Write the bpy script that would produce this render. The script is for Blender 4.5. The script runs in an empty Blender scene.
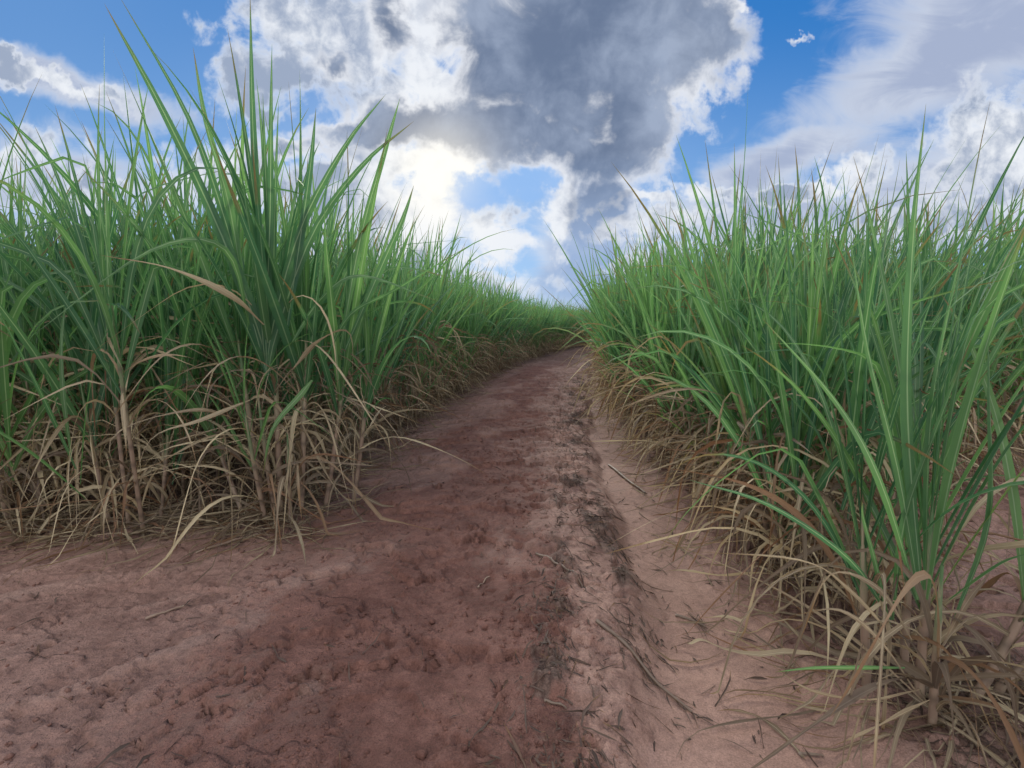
import bpy, math, random
import numpy as np
from math import radians as R, sin, cos, pi

random.seed(7)
RNG = np.random.default_rng(11)
SC = bpy.context.scene
COL = SC.collection

# ------------------------------------------------------------------ camera
CAM_H, F_PX, PITCH = 1.25, 500.0, math.atan(59 / 500.0)
cam_d = bpy.data.cameras.new('camera')
cam_d.sensor_width = 36.0
cam_d.lens = 36.0 * F_PX / 1024.0
cam_d.clip_start = 0.02
cam_d.clip_end = 9000.0
cam = bpy.data.objects.new('camera', cam_d)
COL.objects.link(cam)
cam.location = (0, 0, CAM_H)
cam.rotation_euler = (R(90) - PITCH, 0, 0)
SC.camera = cam


def ray(px, py):
    xr, yr = (px - 512) / F_PX, (384 - py) / F_PX
    return np.array([xr, cos(PITCH) + yr * sin(PITCH), -sin(PITCH) + yr * cos(PITCH)])


def on_ground(px, py):
    d = ray(px, py)
    t = -CAM_H / d[2]
    return np.array([d[0] * t, d[1] * t, 0.0])


def at(px, py, y):
    d = ray(px, py)
    t = y / d[1]
    return np.array([d[0] * t, y, CAM_H + d[2] * t])


# ------------------------------------------------------------------ numpy noise
_perm = RNG.permutation(256)
_perm = np.concatenate([_perm, _perm, _perm])
_grad = np.stack([np.cos(np.arange(256) * 2.399963), np.sin(np.arange(256) * 2.399963)], 1)


def perlin(x, y):
    xi, yi = np.floor(x).astype(int), np.floor(y).astype(int)
    xf, yf = x - xi, y - yi
    xi &= 255
    yi &= 255
    u, v = xf ** 3 * (xf * (xf * 6 - 15) + 10), yf ** 3 * (yf * (yf * 6 - 15) + 10)

    def g(ix, iy, dx, dy):
        h = _perm[_perm[ix] + iy]
        gr = _grad[h]
        return gr[..., 0] * dx + gr[..., 1] * dy
    a = g(xi, yi, xf, yf)
    b = g(xi + 1, yi, xf - 1, yf)
    c = g(xi, yi + 1, xf, yf - 1)
    d = g(xi + 1, yi + 1, xf - 1, yf - 1)
    return (a + (b - a) * u) * (1 - v) + (c + (d - c) * u) * v


def fbm(x, y, octv=4, gain=0.5, ox=0.0):
    s, a, t = 0, 1.0, 0
    for i in range(octv):
        s = s + a * perlin(x * 2 ** i + ox + 17.3 * i, y * 2 ** i + ox * 0.7 + 5.1 * i)
        t += a
        a *= gain
    return s / t * 1.6


def sstep(a, b, x):
    t = np.clip((x - a) / (b - a), 0, 1)
    return t * t * (3 - 2 * t)


# ------------------------------------------------------------------ object helpers
def tag(o, label=None, cat=None, group=None, kind=None):
    if label:
        o['label'] = label
    if cat:
        o['category'] = cat
    if group:
        o['group'] = group
    if kind:
        o['kind'] = kind
    return o


def mesh_from(name, verts, quads, attr=None, mat=None, smooth=True):
    verts = np.asarray(verts, dtype=np.float32)
    quads = np.asarray(quads, dtype=np.int32)
    me = bpy.data.meshes.new(name)
    me.vertices.add(len(verts))
    me.vertices.foreach_set('co', verts.ravel())
    k = quads.shape[1]
    me.loops.add(quads.size)
    me.loops.foreach_set('vertex_index', quads.ravel())
    me.polygons.add(len(quads))
    me.polygons.foreach_set('loop_start', np.arange(0, quads.size, k, dtype=np.int32))
    me.update(calc_edges=True)
    if smooth:
        me.polygons.foreach_set('use_smooth', np.ones(len(quads), dtype=bool))
    if attr is not None:
        a = me.color_attributes.new('leaf', 'FLOAT_COLOR', 'POINT')
        c = np.ones((len(verts), 4), dtype=np.float32)
        c[:, :attr.shape[1]] = attr
        a.data.foreach_set('color', c.ravel())
    if mat:
        me.materials.append(mat)
    return me


def link(name, data, parent=None):
    o = bpy.data.objects.new(name, data)
    COL.objects.link(o)
    if parent is not None:
        o.parent = parent
    return o


# ------------------------------------------------------------------ node helper
class NT:
    def __init__(self, tree):
        self.t = tree
        self.n = tree.nodes
        self.l = tree.links

    def node(self, typ, **kw):
        n = self.n.new(typ)
        for k, v in kw.items():
            setattr(n, k, v)
        return n

    def put(self, sock, v):
        if hasattr(v, 'is_output') or hasattr(v, 'links'):
            self.l.new(v, sock)
        elif isinstance(v, (tuple, list)) and sock.type == 'RGBA' and len(v) == 3:
            sock.default_value = (*v, 1)
        else:
            sock.default_value = v

    def math(self, op, a, b=None, c=None, clamp=False):
        n = self.node('ShaderNodeMath', operation=op)
        n.use_clamp = clamp
        self.put(n.inputs[0], a)
        if b is not None:
            self.put(n.inputs[1], b)
        if c is not None:
            self.put(n.inputs[2], c)
        return n.outputs[0]

    def vmath(self, op, a, b=None, scale=None):
        n = self.node('ShaderNodeVectorMath', operation=op)
        self.put(n.inputs[0], a)
        if b is not None:
            self.put(n.inputs[1], b)
        if scale is not None:
            self.put(n.inputs['Scale'], scale)
        return n.outputs['Value'] if op in ('LENGTH', 'DOT_PRODUCT', 'DISTANCE') else n.outputs[0]

    def noise(self, vec, scale, detail=4, rough=0.5, dist=0.0, col=False, flat=False):
        n = self.node('ShaderNodeTexNoise')
        if flat:
            n.noise_dimensions = '2D'
        self.put(n.inputs['Vector'], vec)
        n.inputs['Scale'].default_value = scale
        n.inputs['Detail'].default_value = detail
        n.inputs['Roughness'].default_value = rough
        n.inputs['Distortion'].default_value = dist
        return n.outputs['Color' if col else 'Fac']

    def step(self, x, a, b):
        n = self.node('ShaderNodeMapRange', interpolation_type='SMOOTHSTEP')
        self.put(n.inputs['Value'], x)
        self.put(n.inputs['From Min'], a)
        self.put(n.inputs['From Max'], b)
        return n.outputs['Result']

    def lin(self, x, a, b, c=0.0, d=1.0):
        n = self.node('ShaderNodeMapRange')
        self.put(n.inputs['Value'], x)
        for k, v in (('From Min', a), ('From Max', b), ('To Min', c), ('To Max', d)):
            n.inputs[k].default_value = v
        return n.outputs['Result']

    def mix(self, f, a, b, blend='MIX'):
        n = self.node('ShaderNodeMix', data_type='RGBA', blend_type=blend)
        self.put(n.inputs['Factor'], f)
        self.put(n.inputs[6], a)
        self.put(n.inputs[7], b)
        return n.outputs[2]

    def sep(self, v):
        n = self.node('ShaderNodeSeparateXYZ')
        self.put(n.inputs[0], v)
        return n.outputs

    def comb(self, x, y, z):
        n = self.node('ShaderNodeCombineXYZ')
        for i, v in enumerate((x, y, z)):
            self.put(n.inputs[i], v)
        return n.outputs[0]


def material(name):
    m = bpy.data.materials.new(name)
    m.use_nodes = True
    m.node_tree.nodes.clear()
    t = NT(m.node_tree)
    out = t.node('ShaderNodeOutputMaterial')
    return m, t, out


# ------------------------------------------------------------------ world: Nishita sky + clouds by direction
SUN_EL, SUN_AZ = 19.0, -8.0       # degrees; azimuth from +Y towards +X
#SKYBEGIN
world = bpy.data.worlds.new('World')
SC.world = world
world.use_nodes = True
world.node_tree.nodes.clear()
t = NT(world.node_tree)
STR = 0.1
sky = t.node('ShaderNodeTexSky')
sky.sky_type = 'NISHITA'
sky.sun_disc = False
sky.sun_elevation = R(SUN_EL)
sky.sun_rotation = R(SUN_AZ)
sky.air_density = 1.0
sky.dust_density = 0.3
sky.ozone_density = 3.0
geo = t.node('ShaderNodeNewGeometry')
tc = t.node('ShaderNodeTexCoord')
d = t.vmath('NORMALIZE', tc.outputs['Generated'])
dx, dy, dz = t.sep(d)
yc = t.math('MAXIMUM', dy, 0.08)
u = t.math('DIVIDE', dx, yc)
v = t.math('DIVIDE', dz, yc)
uv = t.comb(u, v, 0.0)


def px_uv(px, py):
    r = ray(px, py)
    return r[0] / r[1], r[2] / r[1]


# warped coordinates for the cloud outlines
w1 = t.vmath('SUBTRACT', t.noise(uv, 5.0, 5, 0.6, col=True, flat=True), (0.5, 0.5, 0.5))
w2 = t.vmath('SUBTRACT', t.noise(uv, 17.0, 4, 0.6, col=True, flat=True), (0.5, 0.5, 0.5))
uvw = t.vmath('ADD', uv, t.vmath('SCALE', w1, scale=0.16))
uvw = t.vmath('ADD', uvw, t.vmath('SCALE', w2, scale=0.05))
uvs = t.vmath('ADD', uv, t.vmath('SCALE', w1, scale=0.10))


def blobs(vec, items):
    """union of soft ellipses: 1 at a centre, 0 on the rim, negative outside (sizes in picture-scale units of 1/500)"""
    acc = None
    for it in items:
        cx, cy, rx, ry, rot = it[:5]
        gain = it[5] if len(it) > 5 else 1.0
        cu, cv = px_uv(cx, cy)
        m = t.node('ShaderNodeMapping', vector_type='TEXTURE')
        t.put(m.inputs['Vector'], vec)
        m.inputs['Location'].default_value = (cu, cv, 0)
        m.inputs['Rotation'].default_value = (0, 0, R(rot))
        m.inputs['Scale'].default_value = (rx / F_PX, ry / F_PX, 1)
        f = t.math('MULTIPLY_ADD', t.vmath('LENGTH', m.outputs[0]), -gain, gain)
        acc = f if acc is None else t.math('SMOOTH_MAX', acc, f, 0.12)
    return acc


fine = t.noise(uv, 9.0, 7, 0.58, 0.3, flat=True)
fine2 = t.noise(t.vmath('ADD', uv, (7.3, 2.1, 0)), 21.0, 6, 0.6, 0.2, flat=True)
big = t.noise(t.vmath('ADD', uv, (3.7, 9.4, 0)), 3.2, 4, 0.5, 0.4, flat=True)
cf = t.math('SUBTRACT', fine, 0.5)
cf2 = t.math('SUBTRACT', fine2, 0.5)
cb = t.math('SUBTRACT', big, 0.5)

# --- clear sky
hs = t.node('ShaderNodeHueSaturation')
hs.inputs['Saturation'].default_value = 1.12
hs.inputs['Value'].default_value = 1.0
t.put(hs.inputs['Color'], sky.outputs[0])
base = t.mix(1.0, hs.outputs[0], (0.36, 0.66, 1.0), 'MULTIPLY')
deep = t.mix(t.step(v, 0.03, 0.62), (3.0, 5.2, 8.6), (0.36, 2.1, 5.9))
deep = t.mix(t.step(u, -0.05, -0.95), deep, t.mix(0.35, deep, (3.4, 5.4, 8.2)))
base = t.mix(0.86, base, deep)

# --- soft veil (right side, rain shaft, haze bands)
veil = blobs(uvs, [(930, 60, 190, 62, 28), (800, 155, 120, 34, 24), (1010, 0, 170, 100, 10), (960, 185, 190, 75, 10),
                   (760, 178, 70, 26, 10), (590, 250, 75, 95, 0, 1.4), (600, 290, 130, 34, 0), (20, 185, 190, 60, -5, .8),
                   (70, 85, 130, 26, -17, 1.2), (780, 225, 240, 42, 0), (170, 190, 190, 30, -5, .6), (380, 240, 150, 70, 0)])
veil_n = t.math('MULTIPLY_ADD', cb, 0.8, veil)
streaks = t.noise(t.vmath('MULTIPLY', uv, (1.0, 2.6, 1.0)), 5.5, 6, 0.62, 0.6, flat=True)
cs = t.math('SUBTRACT', streaks, 0.5)
a_veil = t.step(t.math('MULTIPLY_ADD', cs, 0.8, veil_n), -0.08, 0.60)
veil_dark = t.step(t.math('ADD', t.math('MULTIPLY_ADD', cs, 0.9, t.math('MULTIPLY', cb, 0.8)), t.math('MULTIPLY', veil, 0.55)), 0.05, 0.60)
veil_col = t.mix(veil_dark, (6.9, 7.4, 8.4), (4.1, 4.7, 6.3))
shaft = blobs(uvs, [(590, 235, 55, 105, 0), (610, 285, 110, 36, 0, .9)])
veil_col = t.mix(t.step(shaft, 0.0, 0.5), veil_col, (2.9, 4.1, 6.5))
colr = t.mix(t.math('MULTIPLY', a_veil, 0.92), base, veil_col)

# --- broken white cloud
white = blobs(uvw, [(330, 40, 110, 62, 10), (262, 88, 66, 34, 10), (430, 25, 60, 60, 0), (395, 110, 80, 30, -15),
                    (430, 172, 66, 34, 0, 1.4), (410, 235, 90, 50, 0), (505, 240, 60, 26, 0, .9), (548, 205, 30, 55, 15, 1.2),
                    (480, 285, 80, 16, 0, .8), (350, 190, 90, 50, 0), (240, 175, 100, 40, 0, .7), (420, 82, 52, 34, 0, 1.2),
                    (640, 208, 40, 10, -8), (705, 200, 66, 13, -6), (665, 228, 70, 11, 0, .8), (640, 262, 50, 12, 0, .6),
                    (1005, 125, 62, 52, 25), (985, 175, 80, 36, 10), (868, 170, 40, 20, 20), (815, 200, 60, 12, 12),
                    (45, 78, 100, 17, -17, 1.3), (0, 155, 50, 20, 5, .8), (110, 185, 70, 16, 0, .5), (925, 215, 90, 22, 0, .9),
                    (738, 14, 22, 8, 30), (797, 38, 13, 3, 10, .5), (330, 285, 200, 30, 0, .8), (686, 62, 22, 70, 24, .8)])
wf = t.math('MULTIPLY_ADD', cf2, 0.70, t.math('MULTIPLY_ADD', cf, 1.9, white))
a_white = t.math('MULTIPLY', t.step(wf, -0.08, 0.52), 0.97)
relief = t.math('MULTIPLY_ADD', cf2, 1.5, t.math('MULTIPLY_ADD', cb, 2.6, t.math('MULTIPLY', cf, 0.9)))
core = t.math('MULTIPLY', t.step(relief, -0.45, 0.42), t.step(wf, 0.10, 0.55))
white_col = t.mix(core, (8.7, 9.0, 9.5), (3.4, 4.1, 5.5))

# --- distance to the veiled sun
su, sv = px_uv(440, 172)
sd = t.vmath('LENGTH', t.vmath('SUBTRACT', uv, (su, sv, 0)))
glow = t.math('POWER', t.step(sd, 0.26, 0.0), 2.0)
white_col = t.mix(t.math('MULTIPLY', glow, 0.6), white_col, (12.2, 11.7, 10.4))
colr = t.mix(t.math('MULTIPLY', t.step(sd, 0.60, 0.0), 0.20), colr, (8.6, 9.2, 10.2))
# a clear blue hole below the sun
hole = t.step(blobs(uvw, [(488, 188, 46, 17, 0), (520, 178, 26, 10, -10)]), -0.25, 0.30)
a_white = t.math('MULTIPLY', a_white, t.math('SUBTRACT', 1.0, t.math('MULTIPLY', hole, 0.95)))
colr = t.mix(t.math('MULTIPLY', hole, 0.8), colr, (3.0, 5.2, 9.0))
colr = t.mix(a_white, colr, white_col)

# --- the big dark cloud with its bright rim
dark = blobs(uvw, [(560, 55, 125, 105, 0), (620, 15, 130, 65, 0), (635, 110, 52, 75, 10), (600, 155, 80, 46, -10),
                   (520, 130, 95, 42, -10), (430, 125, 90, 26, -8, .9), (360, 128, 70, 20, 5, .7), (685, 35, 50, 60, 20),
                   (592, 205, 40, 42, 0), (325, 68, 22, 13, 0, .5), (385, 30, 24, 34, 30, .55), (290, 150, 70, 14, 0, .5)])
df = t.math('MULTIPLY_ADD', cf2, 0.30, t.math('MULTIPLY_ADD', cf, 0.85, dark))
a_dark = t.step(df, -0.14, 0.22)
thick = t.step(t.math('MULTIPLY_ADD', cf, 0.6, df), -0.05, 0.50)
shade = t.step(t.math('ADD', t.math('MULTIPLY_ADD', cb, 2.2, t.math('MULTIPLY', cf, 1.1)), t.math('MULTIPLY', cf2, 0.5)), -0.42, 0.55)
shade = t.math('ADD', shade, t.math('MULTIPLY', t.step(u, 0.16, 0.36), 0.35), clamp=True)
dark_in = t.mix(shade, (1.45, 1.95, 3.05), (3.5, 4.2, 5.6))
dark_col = t.mix(thick, (8.6, 8.8, 9.3), dark_in)
halo = t.math('POWER', t.step(sd, 0.22, 0.0), 1.5)
dark_col = t.mix(t.math('MULTIPLY', halo, 0.45), dark_col, (9.5, 9.3, 8.8))
a_dark = t.math('MULTIPLY', a_dark, t.math('MULTIPLY', t.step(v, 0.10, 0.34), 0.98))
colr = t.mix(a_dark, colr, dark_col)
colr = t.mix(t.math('MULTIPLY', t.math('POWER', t.step(sd, 0.17, 0.0), 2.0), 0.35), colr, (12.0, 11.2, 9.4))

# --- haze close to the horizon
hz = t.step(v, 0.12, -0.02)
colr = t.mix(t.math('MULTIPLY', hz, 0.75), colr, (4.6, 6.2, 8.6))

# --- the half of the sky behind the camera: unseen broken cloud, brightened to light the ground and camera-facing cane
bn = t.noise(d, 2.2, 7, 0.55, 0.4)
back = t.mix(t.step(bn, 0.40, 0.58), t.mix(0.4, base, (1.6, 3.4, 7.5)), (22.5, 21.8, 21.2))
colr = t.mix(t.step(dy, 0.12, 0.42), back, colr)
colr = t.mix(t.step(dz, 0.0, -0.06), colr, (0.9, 0.6, 0.45))
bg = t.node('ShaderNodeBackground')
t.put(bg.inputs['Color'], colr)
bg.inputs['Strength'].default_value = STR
wo = t.node('ShaderNodeOutputWorld')
t.l.new(bg.outputs[0], wo.inputs['Surface'])
world.cycles.sampling_method = 'MANUAL'
world.cycles.sample_map_resolution = 512
#SKYEND

sun_d = bpy.data.lights.new('sun', 'SUN')
sun_d.energy = 2.6
sun_d.angle = R(10)
sun_d.color = (1.0, 0.94, 0.84)
sun = bpy.data.objects.new('sun', sun_d)
COL.objects.link(sun)
# light travels from the sun towards the scene
sun.rotation_euler = (R(90 - SUN_EL), 0, R(180 - SUN_AZ))
sun.location = (-20, 140, 60)

SC.view_settings.view_transform = 'Standard'
SC.view_settings.look = 'None'
SC.view_settings.exposure = 0.0
SC.view_settings.gamma = 1.0
SC.cycles.use_denoising = True
SC.cycles.max_bounces = 6
SC.cycles.diffuse_bounces = 3
SC.cycles.glossy_bounces = 2
SC.cycles.transmission_bounces = 3
SC.cycles.transparent_max_bounces = 4

# ------------------------------------------------------------------ terrain
def bend(y):
    """sideways offset of the track centre: it bends gently to the right"""
    y = np.clip(y, 0, 60)
    return 0.0067 * y * y


LEFT_ROW, RIGHT_ROW = -1.66, 1.42


def sand_shape(x, y):
    u = x - bend(y)
    mid = np.clip(0.76 + 0.035 * (y - 2), 0.70, 1.10)
    half = np.clip(0.25 - 0.012 * (y - 3), 0.19, 0.25)
    lft = half * 0.9 + 0.10 * np.clip(2.3 - y, 0, 0.8)
    wv = 0.17 * fbm(x * 1.5, y * 1.1, 3, ox=3.1)
    du = u - mid - wv
    dist = np.where(du < 0, lft + du, half * 1.15 - du)      # positive inside
    return dist, u


def ground_height(x, y):
    x = np.asarray(x, float)
    y = np.asarray(y, float)
    dist, u = sand_shape(x, y)
    sand = sstep(-0.06, 0.08, dist)
    z = 0.055 * sstep(-1.3, -0.5, u) * sstep(0.75, 0.1, u)            # crown of the track
    z = z - 0.045 * sand
    z = z + 0.05 * sstep(0.28, 0.0, np.abs(u - RIGHT_ROW)) + 0.05 * sstep(0.3, 0.0, np.abs(u - LEFT_ROW)) * sstep(2.6, 3.2, y)
    z = z + 0.05 * fbm(x * 0.55, y * 0.55, 3, ox=9.0)
    return z


def ground_fields(x, y):
    dist, u = sand_shape(x, y)
    sand = sstep(-0.16, 0.10, dist + 0.10 * fbm(x * 5, y * 5, 4, ox=2.0))
    rough = 1 - 0.9 * sand
    # thin washed-out sand between the churned soil, left of the channel
    thin = 0.58 * sstep(0.02, 0.30, u + 0.16 * fbm(x * 2.2, y * 1.8, 4, ox=27)) * sstep(1.1, 0.9, u) * sstep(9, 5, y)
    thin = thin * sstep(-0.22, 0.12, fbm(x * 3.6, y * 2.8, 5, 0.6, ox=29) + 0.12)
    crown = sstep(-1.65, -0.35, u + 0.45 * fbm(x * 1.2, y * 1.2, 4, ox=5)) * sstep(0.46, -0.02, u + 0.42 * fbm(x * 2.0, y * 1.6, 5, 0.6, ox=7))
    # headland on the left is smoother, trampled along a slant
    sx, sy = (x * 0.80 + y * 0.60), (-x * 0.60 + y * 0.80)
    streak = fbm(sx * 0.9, sy * 5.5, 4, ox=21)
    n1 = fbm(x * 2.6, y * 2.6, 4, ox=1.0)
    n2 = fbm(x * 9, y * 9, 4, ox=4.0)
    n3 = fbm(x * 30, y * 30, 3, ox=6.0)
    n4 = fbm(x * 58, y * 58, 2, ox=12.0)
    patch = 0.35 + 0.9 * sstep(-0.3, 0.3, fbm(x * 1.8, y * 1.8, 3, ox=51))
    z = rough * (0.013 * n1 + 0.006 * n2 * (0.4 + 1.0 * crown) + patch * (0.007 * n3 + 0.005 * n4 - 0.007 * np.abs(perlin(x * 21, y * 21)) - 0.006 * np.abs(perlin(x * 47 + 9, y * 47))))
    # tyre lugs pressed along the right side of the crown
    lug = sstep(-0.25, 0.0, u) * sstep(0.5, 0.3, u)
    z = z + lug * 0.016 * fbm(u * 9, y * 5.0, 3, ox=31)
    bars = np.sin(2 * pi * (y / 0.16 + np.abs(u - 0.16) * 4.0) + 2.0 * n1)
    z = z - 0.016 * sstep(0.27, 0.20, np.abs(u - 0.16)) * sstep(0.1, 0.5, bars) * sstep(-0.2, 0.15, fbm(x * 1.5, y * 0.8, 3, ox=33)) * sstep(2.0, 2.8, y)
    # crumbling ledges of crust
    ld = fbm(x * 1.5, y * 1.9, 5, 0.55, ox=13)
    calm = 0.50 + 0.50 * sstep(-1.5, -0.8, u)
    z = z + calm * rough * 0.024 * sstep(-0.008, 0.010, ld + 0.06 * n3) + calm * rough * 0.019 * sstep(0.24, 0.255, ld + 0.06 * n3) + calm * rough * 0.015 * sstep(-0.30, -0.285, ld + 0.06 * n3)
    z = z + rough * 0.010 * sstep(0.05, 0.35, streak) * sstep(-0.6, -1.1, u)
    # open cracks where the crust has lifted
    crk = np.exp(-((ld + 0.06 * n3) / 0.011) ** 2) * sstep(0.05, 0.25, fbm(x * 2.1, y * 2.1, 3, ox=37))
    crk = crk + np.exp(-((ld - 0.25 + 0.06 * n3) / 0.010) ** 2) * sstep(0.0, 0.2, fbm(x * 1.7, y * 1.7, 3, ox=39))
    z = z - rough * 0.034 * crk * sstep(8, 5, y)
    # pock marks and heel holes
    pk = fbm(x * 5.3, y * 5.3, 3, ox=41)
    z = z - calm * rough * 0.025 * sstep(0.42, 0.62, pk)
    z = z + sand * 0.004 * fbm(x * 3, y * 3, 3, ox=8)
    sand = np.maximum(sand, thin)
    # debris band just left of the wash and soil below the rows
    band = sstep(0.38, 0.05, np.abs(dist + 0.20 + 0.16 * n1)) * sstep(0.9, 1.6, y)
    band = band * (0.15 + 0.95 * sstep(-0.12, 0.22, fbm(x * 4.5, y * 3.2, 5, 0.6, ox=17))) * np.where(u < 1.0, 1, 0)
    band = band * (1 - 0.5 * sand)
    row = sstep(0.42, 0.2, np.abs(u - RIGHT_ROW - 0.12)) + sstep(0.45, 0.18, np.abs(u - LEFT_ROW + 0.1)) * sstep(2.6, 3.0, y)
    inner = np.maximum(sstep(-1.5, -1.8, u) * sstep(2.65, 3.1, y + 0.15 * n1), sstep(1.6, 2.0, u) * sstep(0.2, 0.7, y - 1.9 - 0.73 * (u - 0.6)))
    litter = np.clip(np.maximum(row * 0.8, inner), 0, 1)
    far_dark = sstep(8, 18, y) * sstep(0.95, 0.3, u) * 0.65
    loam = crown * (0.30 + 0.80 * sstep(-0.30, 0.15, fbm(x * 1.2, y * 0.9, 5, 0.6, ox=23) + 0.25 * sstep(4.5, 2.5, y)))
    z = z + 0.03 * band * (0.4 + n2) + 0.02 * litter * n2
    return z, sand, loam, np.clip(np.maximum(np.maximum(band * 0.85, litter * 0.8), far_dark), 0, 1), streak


def axis(points):
    """points: list of (stop, step) from a start value; the step grows linearly in each stretch"""
    out = [points[0][0]]
    for (a, s0), (b, s1) in zip(points, points[1:]):
        xx = a
        while xx < b - 1e-6:
            f = (xx - a) / (b - a)
            xx = min(b, xx + s0 + (s1 - s0) * f)
            out.append(xx)
    return np.array(out)


gx = axis([(-3000, 900), (-60, 12), (-12, 0.6), (-5.0, 0.030), (-2.2, 0.0095), (1.9, 0.0095), (4.2, 0.030), (12, 0.5), (60, 12), (3000, 900)])
gy = axis([(-3000, 900), (-20, 6), (0.2, 0.3), (0.9, 0.007), (3.0, 0.0095), (6.0, 0.022), (14, 0.08), (45, 0.6), (120, 12), (3000, 900)])
GX, GY = np.meshgrid(gx, gy)
zf, SAND, LOAM, DARK, STREAK = ground_fields(GX, GY)
near = sstep(60, 30, np.abs(GX)) * sstep(70, 40, GY) * sstep(-25, -8, GY)
GZ = (ground_height(GX, GY) + zf) * near


def height(x, y):
    """ground height as built, looked up in the grid"""
    x = np.atleast_1d(np.asarray(x, float))
    y = np.atleast_1d(np.asarray(y, float))
    i = np.clip(np.searchsorted(gx, x) - 1, 0, len(gx) - 2)
    j = np.clip(np.searchsorted(gy, y) - 1, 0, len(gy) - 2)
    fx = (x - gx[i]) / (gx[i + 1] - gx[i])
    fy = (y - gy[j]) / (gy[j + 1] - gy[j])
    return (GZ[j, i] * (1 - fx) + GZ[j, i + 1] * fx) * (1 - fy) + (GZ[j + 1, i] * (1 - fx) + GZ[j + 1, i + 1] * fx) * fy


def soil_material():
    m, t, out = material('red_sandy_soil')
    at_ = t.node('ShaderNodeAttribute', attribute_name='soil')
    sand, loam, dark = t.sep(at_.outputs['Color'])
    streak = at_.outputs['Alpha']
    P = t.node('ShaderNodeNewGeometry').outputs['Position']
    nA = t.noise(P, 1.3, 5, 0.6)
    nB = t.noise(P, 7.0, 6, 0.65)
    nC = t.noise(P, 38.0, 5, 0.7)
    nD = t.noise(P, 190.0, 3, 0.7)
    grain = t.lin(t.math('MULTIPLY_ADD', nD, 0.6, t.math('MULTIPLY', nC, 0.4)), 0.3, 0.7, 0.52, 1.45)
    # dry trampled headland crust / reddish loam / washed sand / dark organic debris
    crust = t.mix(t.step(t.math('MULTIPLY_ADD', nB, 0.6, t.math('MULTIPLY', nA, 0.5)), 0.38, 0.70), (0.185, 0.102, 0.079), (0.330, 0.197, 0.154))
    crust = t.mix(t.math('MULTIPLY', t.step(streak, 0.0, 0.5), 0.55), crust, (0.370, 0.240, 0.190))
    loamc = t.mix(t.step(nB, 0.35, 0.65), (0.128, 0.057, 0.042), (0.225, 0.112, 0.085))
    sandc = t.mix(t.step(t.math('MULTIPLY_ADD', nB, 0.5, t.math('MULTIPLY', nA, 0.5)), 0.35, 0.65), (0.255, 0.152, 0.116), (0.350, 0.218, 0.168))
    darkc = t.mix(t.step(nC, 0.35, 0.68), (0.060, 0.038, 0.030), (0.170, 0.108, 0.084))
    lf = t.step(t.math('MULTIPLY_ADD', t.math('SUBTRACT', nC, 0.5), 0.9, t.math('MULTIPLY_ADD', t.math('SUBTRACT', nB, 0.5), 1.7, t.math('MULTIPLY_ADD', t.math('SUBTRACT', nA, 0.5), 0.8, loam))), 0.18, 0.88)
    c = t.mix(lf, crust, loamc)
    sf = t.step(t.math('MULTIPLY_ADD', t.math('SUBTRACT', nC, 0.5), 0.7, t.math('MULTIPLY_ADD', t.math('SUBTRACT', nB, 0.5), 0.9, sand)), 0.25, 0.80)
    c = t.mix(sf, c, sandc)
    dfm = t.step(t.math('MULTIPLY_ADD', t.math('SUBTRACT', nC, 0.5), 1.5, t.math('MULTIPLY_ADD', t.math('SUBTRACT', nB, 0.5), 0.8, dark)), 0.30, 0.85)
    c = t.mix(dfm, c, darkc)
    # scattered dark stains of damp crumbs
    stain = t.step(t.math('MULTIPLY_ADD', nC, 0.35, t.math('MULTIPLY', nB, 0.8)), 0.66, 0.78)
    c = t.mix(t.math('MULTIPLY', stain, t.math('SUBTRACT', 0.65, t.math('MULTIPLY', sf, 0.6))), c, (0.085, 0.040, 0.030))
    c = t.mix(1.0, c, t.comb(grain, grain, grain), 'MULTIPLY')
    bsdf = t.node('ShaderNodeBsdfPrincipled')
    t.put(bsdf.inputs['Base Color'], c)
    t.put(bsdf.inputs['Roughness'], t.lin(nB, 0.3, 0.7, 0.78, 0.95))
    bsdf.inputs['Specular IOR Level'].default_value = 0.25
    vo = t.node('ShaderNodeTexVoronoi')
    t.put(vo.inputs['Vector'], t.vmath('ADD', P, t.vmath('SCALE', t.noise(P, 30.0, 2, 0.5, col=True), scale=0.03)))
    vo.inputs['Scale'].default_value = 75.0
    peb = t.math('MULTIPLY', t.step(vo.outputs['Distance'], 0.45, 0.0), t.step(nB, 0.42, 0.60))
    b = t.node('ShaderNodeBump')
    t.put(b.inputs['Height'], t.math('ADD', t.math('MULTIPLY', peb, 0.30), t.math('MULTIPLY_ADD', nC, 1.0, t.math('MULTIPLY', nD, 0.40))))
    t.put(b.inputs['Strength'], t.math('SUBTRACT', 0.9, t.math('MULTIPLY', sf, 0.6)))
    b.inputs['Distance'].default_value = 0.016
    t.l.new(b.outputs[0], bsdf.inputs['Normal'])
    t.l.new(bsdf.outputs[0], out.inputs['Surface'])
    return m


SOIL = soil_material()


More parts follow.
